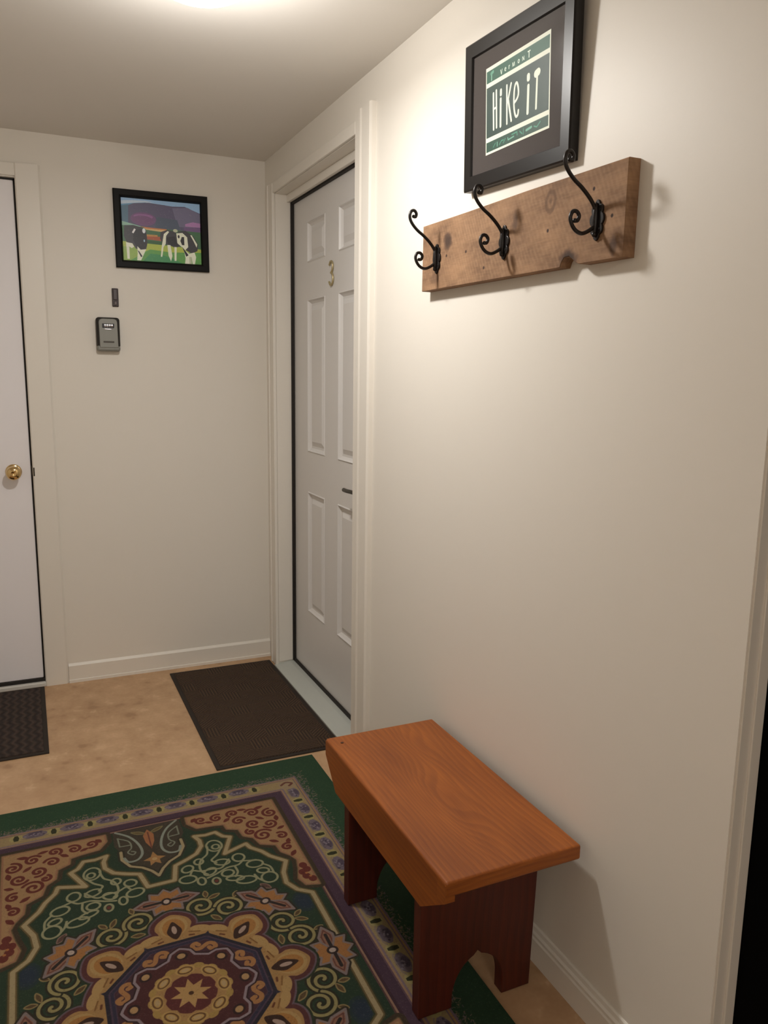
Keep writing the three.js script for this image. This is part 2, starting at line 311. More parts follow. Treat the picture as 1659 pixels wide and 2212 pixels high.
const cowTex = canvasTex(960, 720, (c, w, h) => {
  c.scale(w / 100, h / 75);
  const P = (col, pts) => { c.fillStyle = col; c.beginPath(); pts.forEach(([x, y], i) => (i ? c.lineTo(x, y) : c.moveTo(x, y))); c.closePath(); c.fill(); };
  const B = (col, x, y, rx, ry, a = 0) => { c.fillStyle = col; c.beginPath(); c.ellipse(x, y, rx, ry, a, 0, 7); c.fill(); };
  P('#8fb4da', [[0, 0], [100, 0], [100, 40], [0, 40]]);
  P('#b9cbe0', [[0, 4], [14, 2.5], [30, 2], [40, 3], [0, 9]]);
  P('#5f8fb2', [[0, 8], [14, 6], [30, 4], [42, 5], [55, 5], [55, 12], [0, 14]]);
  P('#57536f', [[0, 12], [16, 6], [34, 4], [50, 5], [64, 6], [80, 5], [100, 12], [100, 45], [0, 45]]);
  P('#6d6a86', [[64, 8], [84, 6], [100, 13], [100, 30], [70, 30]]);
  P('#4f7087', [[0, 10], [9, 8], [8, 30], [0, 32]]);
  B('#6f4f78', 27, 24, 16, 8); B('#8a5d92', 27, 21, 12, 3); B('#6f4c74', 26, 25, 13, 5);
  P('#4b566a', [[44, 20], [70, 22], [74, 36], [40, 36]]);
  P('#a77cae', [[80, 26], [90, 23], [100, 24], [100, 29], [80, 29]]);
  P('#6d5580', [[78, 30], [100, 29], [100, 48], [80, 48]]);
  P('#8db5a6', [[0, 28], [10, 30], [24, 33], [24, 35], [0, 33]]);
  P('#416a4b', [[0, 33], [100, 35], [100, 56], [0, 52]]);
  P('#cdae78', [[26, 33.5], [38, 34], [56, 35], [56, 38], [44, 37.5], [30, 36.5]]);
  P('#c07a46', [[22, 33], [36, 33.6], [56, 34], [56, 35.4], [30, 35]]);
  P('#a5583c', [[30, 43], [50, 44], [50, 49], [30, 48]]); P('#b98a4c', [[30, 42], [44, 42], [44, 44], [30, 44.4]]);
  P('#2f5b36', [[28, 49], [52, 50], [52, 54], [28, 53]]);
  P('#a8b84c', [[0, 52], [30, 53], [60, 54], [100, 56], [100, 66], [0, 64]]);
  P('#5c9a4c', [[0, 75], [0, 70], [22, 66], [34, 60], [60, 62], [100, 60], [100, 75]]);
  P('#3f8a56', [[24, 75], [34, 65], [50, 66], [64, 70], [76, 75]]);
  P('#8fae52', [[0, 58], [16, 58], [24, 66], [8, 75], [0, 75]]);
  const K = '#23232a', K2 = '#3a3a40', Wt = '#dfe3d0', Ws = '#b9bfa4';
  // left animal, grazing with its head down
  P(K2, [[3, 33], [14, 32], [24, 34], [30, 38], [31, 52], [29, 60], [24, 63], [16, 60], [12, 54], [5, 53], [2, 46]]);
  P(K, [[14, 38], [24, 36], [30, 42], [30, 56], [25, 62], [17, 58], [13, 50]]);
  P(Wt, [[4, 53], [12, 54], [14, 58], [11, 60], [8, 58], [8, 73], [5, 73], [4.5, 60]]);
  P(Wt, [[18, 57], [22, 61], [29, 60], [26, 66], [24, 70], [22, 74], [17, 74], [18, 66]]); P(K, [[18, 62], [20, 63], [24, 69], [22, 70]]);
  P('#e6e6ea', [[12, 41], [15, 36], [17, 37], [14, 42]]); B('#dfe6ee', 27, 38, 2, 3); B('#a8c6dc', 27, 50, 0.9, 1.6);
  // middle animal
  P(K2, [[48, 38], [56, 35], [66, 36], [72, 42], [72, 54], [66, 56], [58, 53], [50, 52], [47, 46]]); P(K, [[54, 44], [66, 42], [70, 54], [58, 53]]);
  P(Wt, [[52, 40], [57, 36], [59, 37], [55, 42], [54, 52], [51, 56], [49, 68], [47, 68], [49, 54]]);
  P(Wt, [[56, 53], [60, 53], [62, 66], [60, 73], [57, 66]]); P(Wt, [[65, 55], [68, 55], [67, 72], [64.5, 72]]);
  B(Ws, 67, 35, 3, 2);
  // right animal, seen from the front
  P(K2, [[70, 36], [80, 34], [90, 40], [96, 50], [95, 58], [88, 62], [80, 58], [74, 52]]);
  P(Wt, [[68, 38], [76, 37], [82, 42], [83, 54], [79, 58], [74, 54], [69, 50]]); P(K, [[75, 42], [78, 42], [78, 52], [75, 52], [73, 47]]); B(K, 71, 42, 1.2, 2);
  P(Wt, [[86, 39], [88, 39], [95, 50], [94, 54], [90, 46]]);
  P(Wt, [[77, 57], [84, 62], [91, 60], [93, 66], [91, 75], [88, 75], [87, 66], [84, 75], [78, 75], [79, 68]]); P(K, [[75, 54], [80, 60], [83, 64], [80, 66]]); P(Ws, [[84, 66], [87, 66], [87, 75], [84, 75]]);
  c.globalAlpha = 0.12; for (let i = 0; i < 500; i++) { c.fillStyle = rnd() < 0.5 ? '#fff6d8' : '#1a2430'; c.fillRect(rnd() * 100, rnd() * 75, 1.6 * rnd() + 0.3, 0.4); } c.globalAlpha = 1;
});
{
  const w = 0.379, h = 0.306;
  const f = thing(group('framed_painting', [-0.4435, 1.905, 0.0005]), 'black framed painting of black and white cows in a green field on the back wall', 'painting');
  f.rotation.z = THREE.MathUtils.degToRad(0.5);
  mesh('frame', frameGeo(w, h, 0.031, 0.018, 0.3), M.black, f);
  mesh('backing', bx(-w / 2 + 0.01, w / 2 - 0.01, -h / 2 + 0.01, h / 2 - 0.01, 0.0005, 0.004), M.black, f);
  mesh('picture', new THREE.PlaneGeometry(w - 0.06, h - 0.06).translate(0, 0, 0.0045), std({ map: cowTex, color: new THREE.Color(1.3, 1.3, 1.3), roughness: 0.4 }), f);
}

// ---------------------------------------------------------------- small things on the back wall
{
  const g = thing(group('wall_fitting', [-0.6405, 1.630, 0.0005]), 'narrow dark brown plastic fitting on the wall above the grey key box', 'wall fitting');
  const brown = std({ color: new THREE.Color(0.032, 0.018, 0.017), roughness: 0.45 });
  mesh('base', rbx(-0.0125, 0.0125, -0.0365, 0.0365, 0, 0.009, 0.003), brown, g);
  mesh('cover', rbx(-0.0085, 0.0085, -0.0105, 0.033, 0.006, 0.0125, 0.003), std({ color: new THREE.Color(0.055, 0.036, 0.036), roughness: 0.4 }), g);
  mesh('button', rbx(-0.006, 0.006, -0.031, -0.015, 0.006, 0.012, 0.003), std({ color: new THREE.Color(0.09, 0.065, 0.062), roughness: 0.35 }), g);
}
{
  const g = thing(group('key_lockbox', [-0.676, 1.481, 0.0005]), 'grey and black combination key box on the wall under the cow painting', 'key box');
  const grey = std({ color: new THREE.Color(0.25, 0.25, 0.225), roughness: 0.5, metalness: 0.2 });
  mesh('body', rbx(-0.046, 0.046, -0.056, 0.067, 0, 0.034, 0.012, 5), std({ color: new THREE.Color(0.012, 0.010, 0.008), roughness: 0.55 }), g);
  mesh('base', rbx(-0.046, 0.045, -0.069, -0.046, 0, 0.037, 0.009, 4), grey, g);
  const s = new THREE.Shape(); s.moveTo(-0.033, -0.053); s.lineTo(0.035, -0.053); s.lineTo(0.0335, 0.045); s.quadraticCurveTo(0.033, 0.058, 0.02, 0.059); s.lineTo(-0.02, 0.059); s.quadraticCurveTo(-0.034, 0.058, -0.0345, 0.045); s.closePath();
  mesh('cover', extrudeZ(s, 0.03, 0.037, { bevelEnabled: true, bevelThickness: 0.003, bevelSize: 0.002, bevelSegments: 3 }), grey, g);
  mesh('dial_window', rbx(-0.0235, 0.023, 0.0235, 0.042, 0.036, 0.0415, 0.003), std({ color: new THREE.Color(0.016, 0.015, 0.022), roughness: 0.35 }), g);
  const chrome = std({ color: new THREE.Color(0.75, 0.75, 0.8), metalness: 0.9, roughness: 0.25 });
  for (let i = 0; i < 4; i++) mesh('dial_wheel', new THREE.CylinderGeometry(0.0075, 0.0075, 0.0062, 20).rotateZ(Math.PI / 2).translate(-0.0125 + i * 0.0088, 0.034, 0.0385), chrome, g);
  mesh('latch', rbx(-0.016, 0.013, 0.0165, 0.021, 0.037, 0.0425, 0.002), chrome, g);
  mesh('label_plate', rbx(-0.021, 0.021, -0.035, -0.0285, 0.038, 0.0412, 0.001), std({ color: new THREE.Color(0.07, 0.06, 0.05), roughness: 0.6 }), g);
}

// ---------------------------------------------------------------- framed sign on the right wall
const plateTex = canvasTex(1024, 800, (c, w, h) => {
  // coordinates: u 0..1 across, v 0..1 down
  const X = (u) => u * w, Y = (v) => v * h;
  const Rr = (col, u0, v0, u1, v1) => { c.fillStyle = col; c.fillRect(X(u0), Y(v0), X(u1 - u0), Y(v1 - v0)); };
  Rr('#e6ead8', 0, 0, 1, 1);
  Rr('#155540', 0.012, 0.042, 0.985, 0.178); Rr('#16382f', 0.012, 0.228, 0.985, 0.806); Rr('#0f4230', 0.012, 0.858, 0.985, 0.972);
  c.lineCap = 'round'; c.lineJoin = 'round';
  const S = (col, wd, pts, smoothLine) => {
    c.strokeStyle = col; c.lineWidth = wd; c.beginPath(); c.moveTo(X(pts[0][0]), Y(pts[0][1]));
    if (!smoothLine) pts.slice(1).forEach(([u, v]) => c.lineTo(X(u), Y(v)));
    else { for (let i = 1; i < pts.length - 1; i++) c.quadraticCurveTo(X(pts[i][0]), Y(pts[i][1]), X((pts[i][0] + pts[i + 1][0]) / 2), Y((pts[i][1] + pts[i + 1][1]) / 2)); const l = pts[pts.length - 1]; c.lineTo(X(l[0]), Y(l[1])); }
    c.stroke();
  };
  const cr = '#e9efdc';
  // Hike it: traced in crop pixels, turned into u, v of the print
  const q = ([x, y]) => { const top = 785 - 0.641 * (x - 365), bot = 1735 - 0.449 * (x - 365); return [(x - 365) / 700, (y - top) / (bot - top)]; };
  const L = (wd, pts, sm) => S(cr, wd, pts.map(q), sm);
  L(25, [[455, 1040], [457, 1240], [460, 1435]]); L(25, [[489, 1005], [492, 1200], [495, 1410]]); L(20, [[457, 1215], [492, 1185]]);
  L(30, [[541, 1095], [541, 1395]]); L(34, [[543, 1000], [543, 1045]]);
  L(24, [[611, 945], [615, 1365]]); L(24, [[659, 920], [622, 1125]]); L(26, [[626, 1090], [664, 1330]]);
  L(24, [[694, 1135], [735, 1085], [744, 990], [722, 890], [694, 960], [690, 1180], [712, 1295], [738, 1270], [742, 1215]], true);
  L(34, [[846, 945], [841, 1245]]); L(46, [[845, 835], [845, 870]]);
  L(26, [[935, 830], [928, 1195]]); L(66, [[925, 815], [945, 795]]);
  // Vermont, uneven hand-drawn letters in the top strip
  c.fillStyle = '#d5e3d2'; c.textAlign = 'center'; c.textBaseline = 'alphabetic';
  [['V', 0.26, 0.158, 62], ['e', 0.325, 0.150, 62], ['r', 0.385, 0.150, 60], ['M', 0.455, 0.150, 50], ['o', 0.535, 0.150, 62], ['N', 0.605, 0.152, 52], ['T', 0.69, 0.158, 84]].forEach(([t, u, v, s]) => { c.font = 'bold ' + s + 'px sans-serif'; c.fillText(t, X(u), Y(v)); });
  // pale tree shape at the left of the strip
  S('#7fb49c', 16, [[0.095, 0.16], [0.095, 0.09]]); S('#5a9a80', 30, [[0.09, 0.085], [0.12, 0.075]]);
  // faint, unreadable pale strokes of the bottom strip
  const t1 = '#3f8f74', t2 = '#6aa890';
  S(t2, 12, [[0.2, 0.9], [0.2, 0.945]]); S(t1, 11, [[0.235, 0.94], [0.27, 0.905], [0.305, 0.905]]); S(t1, 10, [[0.3, 0.94], [0.335, 0.9]]); S(t2, 13, [[0.375, 0.905], [0.38, 0.93], [0.47, 0.92]]); S(t1, 12, [[0.44, 0.89], [0.52, 0.885], [0.525, 0.92]]);
  S(t1, 12, [[0.565, 0.895], [0.6, 0.93]]); S(t1, 9, [[0.62, 0.885], [0.62, 0.945]]); S(t2, 22, [[0.665, 0.915], [0.74, 0.905]]); S(t1, 12, [[0.78, 0.91], [0.82, 0.93], [0.87, 0.89]]); S(t1, 9, [[0.13, 0.94], [0.17, 0.9]]);
});
{
  const w = 0.406, h = 0.315;
  const f = thing(group('framed_sign', [-0.0080, 1.9115, 1.981]), 'black framed green and white hike it print leaning out from the wall above the hooks', 'framed sign');
  f.rotation.order = 'YXZ'; f.rotation.y = -Math.PI / 2; f.rotation.x = THREE.MathUtils.degToRad(2.4); f.rotation.z = THREE.MathUtils.degToRad(-2.3);   // hangs on a wire, leaning out at the top
  mesh('frame', frameGeo(w, h, 0.033, 0.021, 0.72, 0.93), M.blackFrame, f);
  mesh('mat_board', bx(-w / 2 + 0.012, w / 2 - 0.012, -h / 2 + 0.012, h / 2 - 0.012, 0.001, 0.0155), std({ color: new THREE.Color(0.05, 0.039, 0.035), roughness: 0.85 }), f);
  const p = mesh('print', new THREE.PlaneGeometry(0.240, 0.180).translate(0.006, 0.002, 0.0161), std({ map: plateTex, roughness: 0.55 }), f); p.rotation.z = THREE.MathUtils.degToRad(1.7);
  mesh('glass', new THREE.PlaneGeometry(w - 0.066, h - 0.066).translate(0, 0, 0.0168), new THREE.MeshPhysicalMaterial({ color: 0xffffff, transmission: 1, thickness: 0, roughness: 0.12, ior: 1.25 }), f);
}

// ---------------------------------------------------------------- coat rack
{
  const z0 = 1.573, z1 = 2.354, yb = 1.5485, yt = 1.7155, d = 0.025, L = z1 - z0, Hh = yt - yb;
  const r = thing(group('coat_rack', [-0.0004, yb, z0]), 'rough barn wood board with three black iron scroll hooks on the right wall', 'coat rack');
  r.rotation.x = THREE.MathUtils.degToRad(0.35);
  const s = new THREE.Shape(); s.moveTo(0, 0.002); s.lineTo(0.598, 0.0); s.lineTo(0.603, 0.010); s.lineTo(0.611, 0.0175); s.lineTo(0.626, 0.0185); s.lineTo(0.636, 0.012); s.lineTo(0.648, 0.004); s.lineTo(0.660, 0.0); s.lineTo(L, -0.001); s.lineTo(L, Hh - 0.001); s.lineTo(L * 0.6, Hh + 0.0008); s.lineTo(L * 0.3, Hh - 0.0006); s.lineTo(0, Hh); s.closePath();
  const g = extrudeX(s, -d, 0, { bevelEnabled: true, bevelThickness: 0.001, bevelSize: 0.001, bevelOffset: -0.001, bevelSegments: 1 });
  const board = mesh('board', metreUV(g), M.barn, r); board.userData.label = 'rough sawn barn wood board with a notch in its lower edge';
  // hooks: upper arm, lower arm, spine and a leaf-shaped back plate
  const up = [[-0.030, 0.010], [-0.0375, 0.024], [-0.049, 0.0375], [-0.0675, 0.053], [-0.084, 0.064], [-0.0975, 0.0765], [-0.1055, 0.089], [-0.1065, 0.100], [-0.102, 0.109], [-0.0945, 0.1105], [-0.0888, 0.1035], [-0.0915, 0.0955], [-0.0965, 0.0965]];
  const lo = [[-0.030, -0.004], [-0.036, -0.013], [-0.047, -0.021], [-0.062, -0.0265], [-0.076, -0.022], [-0.0855, -0.011], [-0.0885, 0.0], [-0.0838, 0.0098], [-0.0752, 0.0105], [-0.0695, 0.0035], [-0.073, -0.005], [-0.0785, -0.0055]];
  function makeHook() {
    const h = new THREE.Group(); h.name = 'hook';
    const pl = new THREE.Shape(); pl.moveTo(0, -0.036);
    pl.bezierCurveTo(0.006, -0.034, 0.006, -0.028, 0.009, -0.025); pl.bezierCurveTo(0.018, -0.024, 0.017, -0.012, 0.013, -0.009); pl.bezierCurveTo(0.021, -0.005, 0.021, 0.008, 0.013, 0.011);
    pl.bezierCurveTo(0.017, 0.02, 0.013, 0.027, 0.007, 0.026); pl.bezierCurveTo(0.005, 0.031, 0.004, 0.034, 0, 0.035); pl.bezierCurveTo(-0.004, 0.034, -0.005, 0.031, -0.007, 0.026); pl.bezierCurveTo(-0.013, 0.027, -0.017, 0.02, -0.013, 0.011); pl.bezierCurveTo(-0.021, 0.008, -0.021, -0.005, -0.013, -0.009);
    pl.bezierCurveTo(-0.017, -0.012, -0.018, -0.024, -0.009, -0.025); pl.bezierCurveTo(-0.006, -0.028, -0.006, -0.034, 0, -0.036);
    mesh('back_plate', extrudeX(pl, -d - 0.004, -d - 0.0005, { bevelEnabled: true, bevelThickness: 0.0012, bevelSize: 0.001, bevelSegments: 2, curveSegments: 6 }), M.iron, h);
    mesh('spine', [flat(new THREE.SphereGeometry(1, 18, 14).scale(0.0062, 0.03, 0.0062).translate(-0.0325, 0.001, 0)), flat(new THREE.SphereGeometry(0.0048, 14, 10).translate(-0.033, -0.026, 0))], M.iron, h);
    mesh('upper_arm', [flat(tube(up.map(([x, y]) => [x, y, 0]), 0.0038, 90, 10)), flat(ball(up[12][0], up[12][1], 0, 0.0042))], M.iron, h);
    mesh('lower_arm', [flat(tube(lo.map(([x, y]) => [x, y, 0]), 0.0037, 80, 10)), flat(ball(lo[11][0], lo[11][1], 0, 0.0042))], M.iron, h);
    for (const y of [-0.0185, 0.0195]) for (const z of [-0.009, 0.009]) mesh('screw', new THREE.CylinderGeometry(0.0022, 0.0026, 0.0015, 12).rotateZ(Math.PI / 2).translate(-d - 0.0056, y * 0.9, z), M.iron, h);
    return h;
  }
  const proto = makeHook();
  [[1.6562, 1.625], [1.9685, 1.6235], [2.2803, 1.621]].forEach(([z, y], i) => { const h = i ? proto.clone() : proto; h.name = i ? 'hook_00' + i : 'hook'; h.position.set(0, y - yb, z - z0); r.add(h); });
}

// ---------------------------------------------------------------- door mats
const ribTex = (kind) => {
  const f = (x, y) => {
    if (kind === 'waves') return 0.5 + 0.5 * Math.sin((y * 0.3 + 0.004 * Math.sin(x * 46) + 0.003 * fbm(x * 9, y * 9, 2, 2)) * 330);
    const cx = Math.floor(x * 6), cy = Math.floor(y * 6), fx = x * 6 - cx, fy = y * 6 - cy;   // squares of ribs that change direction, one with a diamond now and then
    const k = (cx * 7 + cy * 5) % 4, edge = Math.min(fx, fy, 1 - fx, 1 - fy);
    const v = k === 0 ? fx : k === 1 ? fy : k === 2 ? (fx + fy) * 0.75 : Math.abs(fx - 0.5) + Math.abs(fy - 0.5);
    return (edge < 0.012 ? 0.3 : 0.5 + 0.5 * Math.sin(v * 40)) * (0.8 + 0.4 * fbm(x * 70, y * 70, 4, 2));
  };
  return f;
};
function matMaterials(kind, dark, light) {
  const f = ribTex(kind);
  const map = rep(pixelTex(768, 768, (x, y) => { const n = fbm(x * 150, y * 150, 1, 2), k = clamp01(0.05 + 0.7 * f(x, y) + 0.6 * n); return mix3(dark, light, k); }), 0.46, 0.46);
  const bump = rep(pixelTex(768, 768, (x, y) => { const v = 255 * clamp01(f(x, y) * 0.8 + 0.2 * fbm(x * 200, y * 200, 6, 2)); return [v, v, v]; }, false), 0.46, 0.46);
  return std({ map, bumpMap: bump, bumpScale: 0.004, roughness: 0.95 });
}
function makeMat(x0, x1, z0, z1, surface, label) {
  const g = thing(group('doormat', [(x0 + x1) / 2, 0, (z0 + z1) / 2]), label, 'doormat', null);
  const w = x1 - x0, l = z1 - z0, b = 0.016;
  mesh('rubber_border', rbx(-w / 2, w / 2, 0, 0.005, -l / 2, l / 2, 0.002), std({ color: new THREE.Color(0.022, 0.014, 0.009), roughness: 0.85 }), g);
  mesh('ribbed_pile', metreUV(rbx(-w / 2 + b, w / 2 - b, 0.002, 0.008, -l / 2 + b, l / 2 - b, 0.003)), surface, g);
}
makeMat(-0.484, -0.024, 0.073, 1.019, matMaterials('squares', [38, 25, 15], [108, 80, 54]), 'long dark brown ribbed doormat along the numbered door in the corner');
makeMat(-1.76, -0.997, 0.0205, 0.668, matMaterials('waves', [34, 25, 21], [76, 58, 49]), 'dark brown doormat cut by the left picture edge, at the plain door');

// ---------------------------------------------------------------- rug
const rugTex = canvasTex(1200, 1860, (c, w, h) => {
  const S = 10; c.setTransform(S, 0, 0, -S, w / 2, h / 2);      // centimetres from the rug's centre, v towards the back wall
  c.lineJoin = 'round'; c.lineCap = 'round';
  const col = { green: '#1f4a2c', green2: '#1b3a26', field: '#1d3722', cream: '#b8a87e', gold: '#b68d55', gold2: '#c3a064', tan: '#b48e62', pink: '#b07a5e', red: '#6b261c', maroon: '#55211f', plum: '#4a3046', lilac: '#8d7a86', blue: '#1c2b45', brown: '#55402b', dark: '#231a14', knot: '#a5a680', pale: '#c5b29a', orange: '#b9773d' };
  const path = (pts, close) => { c.beginPath(); pts.forEach(([x, y], i) => (i ? c.lineTo(x, y) : c.moveTo(x, y))); if (close) c.closePath(); };
  const fill = (k, pts) => { c.fillStyle = k; path(pts, true); c.fill(); };
  const line = (k, wd, pts, close) => { c.strokeStyle = k; c.lineWidth = wd; path(pts, close); c.stroke(); };
  const curve = (k, wd, pts, close, fillK) => {
    c.strokeStyle = k; c.lineWidth = wd; c.beginPath();
    const n = pts.length, P = (i) => (close ? pts[(i + n) % n] : pts[Math.max(0, Math.min(n - 1, i))]);
    c.moveTo(...P(0)); for (let i = 0; i < (close ? n : n - 1); i++) { const a = P(i - 1), b = P(i), d = P(i + 1), e = P(i + 2); c.bezierCurveTo(b[0] + (d[0] - a[0]) / 6, b[1] + (d[1] - a[1]) / 6, d[0] - (e[0] - b[0]) / 6, d[1] - (e[1] - b[1]) / 6, d[0], d[1]); }
    if (close) c.closePath(); if (fillK) { c.fillStyle = fillK; c.fill(); } if (wd) c.stroke();
  };
  const ell = (k, x, y, rx, ry, a = 0, wd = 0) => { c.beginPath(); c.ellipse(x, y, rx, ry, a, 0, Math.PI * 2); if (wd) { c.strokeStyle = k; c.lineWidth = wd; c.stroke(); } else { c.fillStyle = k; c.fill(); } };
  const rect = (k, U, V) => { c.fillStyle = k; c.fillRect(-U, -V, 2 * U, 2 * V); };
  const at = (x, y, a, f, sx = 1, sy = 1) => { c.save(); c.translate(x, y); c.rotate(a); c.scale(sx, sy); f(); c.restore(); };
  const leaf = (k, x, y, len, wd, a, core) => at(x, y, a, () => { curve(k, 0.35, [[-len / 2, 0], [0, wd / 2], [len / 2, 0], [0, -wd / 2]], true, core || null); });
  const spiral = (k, wd, x, y, r, turns, a0, dir) => { const pts = []; for (let i = 0; i <= 40; i++) { const t = i / 40, a = a0 + dir * t * turns * Math.PI * 2, rr = r * (1 - t * 0.86); pts.push([x + rr * Math.cos(a), y + rr * Math.sin(a)]); } line(k, wd, pts); };

  rect(col.green, 60, 93);
  // fringe of small strokes just outside the flower band
  for (let i = 0; i < 5200; i++) { const side = rnd() < 0.6, sgn = rnd() < 0.5 ? -1 : 1, t = Math.pow(rnd(), 1.7) * 3; let u, v; if (side) { u = sgn * (49.4 + t); v = (rnd() * 2 - 1) * (80 + t); } else { v = sgn * (80 + t); u = (rnd() * 2 - 1) * (49.4 + t); } const a = rnd() * 6.3, l = 0.25 + rnd() * 0.5; line(['#8a7a6c', '#7a6a78', '#8f7f62', '#54604a'][Math.floor(rnd() * 4)], 0.16 + 0.1 * rnd(), [[u, v], [u + l * Math.cos(a), v + l * Math.sin(a)]]); }
  rect('#8b7684', 49.5, 80.2); rect(col.tan, 49.0, 79.7); rect('#7d6a74', 48.5, 79.2); rect('#b09a6c', 48.2, 78.9);
  rect('#8f7a86', 43.6, 74.3); rect('#b3906f', 43.1, 73.8); rect('#6d4f5c', 42.6, 73.4);
  rect(col.plum, 42.2, 73); rect('#3c2030', 39.7, 70.7); rect('#a5806a', 39.0, 70.0); rect('#5a3a3a', 38.5, 69.6); rect(col.field, 38.1, 69.3);
  // purple flowers and small dark marks in the band
  const flower = (u, v, a) => at(u, v, a, () => {
    ell('#6c6070', 0, 0, 3.0, 1.75); ell('#7d7282', -2.2, 0.1, 1.1, 1.0); ell('#7d7282', 2.2, 0.1, 1.1, 1.0); ell('#574b62', 0, 0.6, 1.8, 0.9);
    for (let i = 0; i < 16; i++) { const b = rnd() * 6.3, r = rnd(); ell(rnd() < 0.5 ? '#968c9c' : '#4a4056', 2.8 * r * Math.cos(b), 1.5 * r * Math.sin(b), 0.35, 0.28); }
    line('#94857c', 0.3, [[-3.6, -0.9], [-2.4, -1.5], [2.4, -1.5], [3.6, -0.9]]);
  });
  const mark = (u, v, a) => at(u, v, a, () => { ell('#b9b070', 0, 0, 1.9, 1.7); fill('#2c3012', [[-0.55, -1.4], [0.55, -1.4], [0.8, 0], [0.4, 1.4], [-0.4, 1.4], [-0.8, 0]]); });
  for (const s of [1, -1]) {
    for (let k = -4; k <= 3; k++) mark(k * 9.95 + 5, s * 77.2, 0);
    for (let k = -4; k <= 4; k++) if (Math.abs(k) < 4) flower(k * 9.95, s * 77.4, s > 0 ? 0 : Math.PI);
    for (let k = -7; k <= 7; k++) { flower(s * 46, k * 10.1, s > 0 ? -Math.PI / 2 : Math.PI / 2); if (k < 7) mark(s * 45.8, k * 10.1 + 5.05, Math.PI / 2); }
    for (const q of [-1, 1]) { ell('#b09a78', s * 45.5, q * 76, 2.8, 2.8); curve('#6e3b2e', 0.8, [[s * 43.6, q * 76.4], [s * 45.4, q * 77.6], [s * 47.2, q * 76.6], [s * 46, q * 75.4]]); }
  }
  // quarter pieces, mirrored four ways
  const quarters = (f) => { for (const sx of [1, -1]) for (const sy of [1, -1]) { c.save(); c.scale(sx, sy); f(); c.restore(); } };
  quarters(() => {
    const cp = [[11.5, 69.3], [11.4, 65.8], [13.6, 62.5], [18.4, 62], [21.3, 61.3], [21.6, 58.7], [24.7, 57.2], [25.2, 53.3], [27.7, 51.3], [28.7, 47.5], [32.6, 45.4], [33, 41.6], [35, 39], [36, 36.5], [35, 32], [33.8, 28.3], [34.8, 25.2], [38.1, 24.2], [38.1, 69.3]];
    line('#3c2e1c', 3.2, cp, true); line('#6b5a36', 1.0, cp, true); fill(col.tan, cp); line('#a8795a', 0.5, cp, true);
    const R = col.red;
    for (const [x, y, r, t, a, d] of [[30.6, 51.6, 2.9, 1.5, 0.5, 1], [35.4, 49.4, 1.8, 1.2, 2, -1], [34, 56.6, 2.3, 1.4, 3.6, 1], [29.4, 58.4, 2.2, 1.4, 5, -1], [35.6, 62.4, 2.4, 1.5, 1.5, 1], [30.6, 64.4, 2.2, 1.4, 2.6, -1], [25.8, 61.6, 2.1, 1.3, 0.3, 1], [25, 66.2, 1.9, 1.3, 4, -1], [20, 65.6, 2.0, 1.3, 1, 1], [15.4, 66.2, 1.8, 1.2, 5, -1], [35.4, 43.4, 1.7, 1.2, 1, 1], [27.6, 54.6, 1.5, 1.1, 2, 1]]) { spiral(R, 0.85, x, y, r, t, a, d); }
    for (const [x, y, l, wd, a] of [[33, 66.4, 3.4, 1.5, 0.3], [36.6, 58.8, 3, 1.5, 1.4], [32, 60.6, 3, 1.3, 2.4], [28, 67.2, 3, 1.3, -0.2], [22.6, 63.4, 2.8, 1.4, 0.7], [17.4, 64.2, 2.6, 1.2, -0.4], [13.4, 67, 2.4, 1.6, 0.9], [32.6, 47.4, 3, 1.4, -0.6], [36.4, 46, 2.6, 1.4, 1.2], [36, 39.8, 3, 1.5, 0.9], [36.4, 53.4, 2.6, 1.3, 0.4]]) at(x, y, a, () => curve(R, 0, [[-l / 2, 0], [0, wd / 2], [l / 2, 0], [0, -wd / 2]], true, R));
    for (const [x, y] of [[36, 28.6], [37, 31.4], [35.6, 30.6], [37.2, 27], [36.6, 33.4]]) ell(R, x, y, 1.1, 1.3); for (const [x, y] of [[36.4, 29.8], [37, 28.2]]) ell(col.orange, x, y, 0.4, 0.4);
    // blue patch at the shoulder of the field
    c.globalAlpha = 0.55; for (const r of [4.2, 3.2, 2.2]) ell(col.blue, 32.2, 19.2, r * 0.7, r); c.globalAlpha = 1;
  });
  // cream outline of the field
  const Q = [[3.4, 40.5], [4.7, 46.8], [8, 48.3], [11, 50], [12.9, 53], [13, 56], [12, 58.7], [15.1, 58], [18, 58.4], [19.6, 55.5], [21.5, 54.4], [18.2, 46.9], [24.8, 49.3], [25.5, 47], [28, 44], [29.5, 41], [32.9, 37.1], [30.8, 32.5], [30.2, 28], [32, 24.2], [35.2, 21.6]];
  const m = (sx, sy) => Q.map(([x, y]) => [x * sx, y * sy]);
  const ring = [...m(1, 1), ...m(1, -1).reverse(), ...m(-1, -1), ...m(-1, 1).reverse()];
  line('#2d3a1e', 2.6, ring, true); line('#6e5c34', 1.9, ring, true); line(col.cream, 1.15, ring, true);
  // end cartouches
  for (const s of [1, -1]) { c.save(); c.scale(1, s);
    const half = [[0, 44.2], [1.5, 47], [3.6, 49.4], [6.5, 51.2], [8.3, 55], [8.2, 58.8], [9.6, 62], [9.4, 69.2]], body = [...half, ...half.slice().reverse().map(([x, y]) => [-x, y])];
    fill('#40382a', body); line('#2d2a1c', 1.9, half.slice(0, 6)); line('#2d2a1c', 1.9, half.slice(0, 6).map(([x, y]) => [-x, y])); line(col.cream, 0.85, half.slice(0, 6)); line(col.cream, 0.85, half.slice(0, 6).map(([x, y]) => [-x, y]));
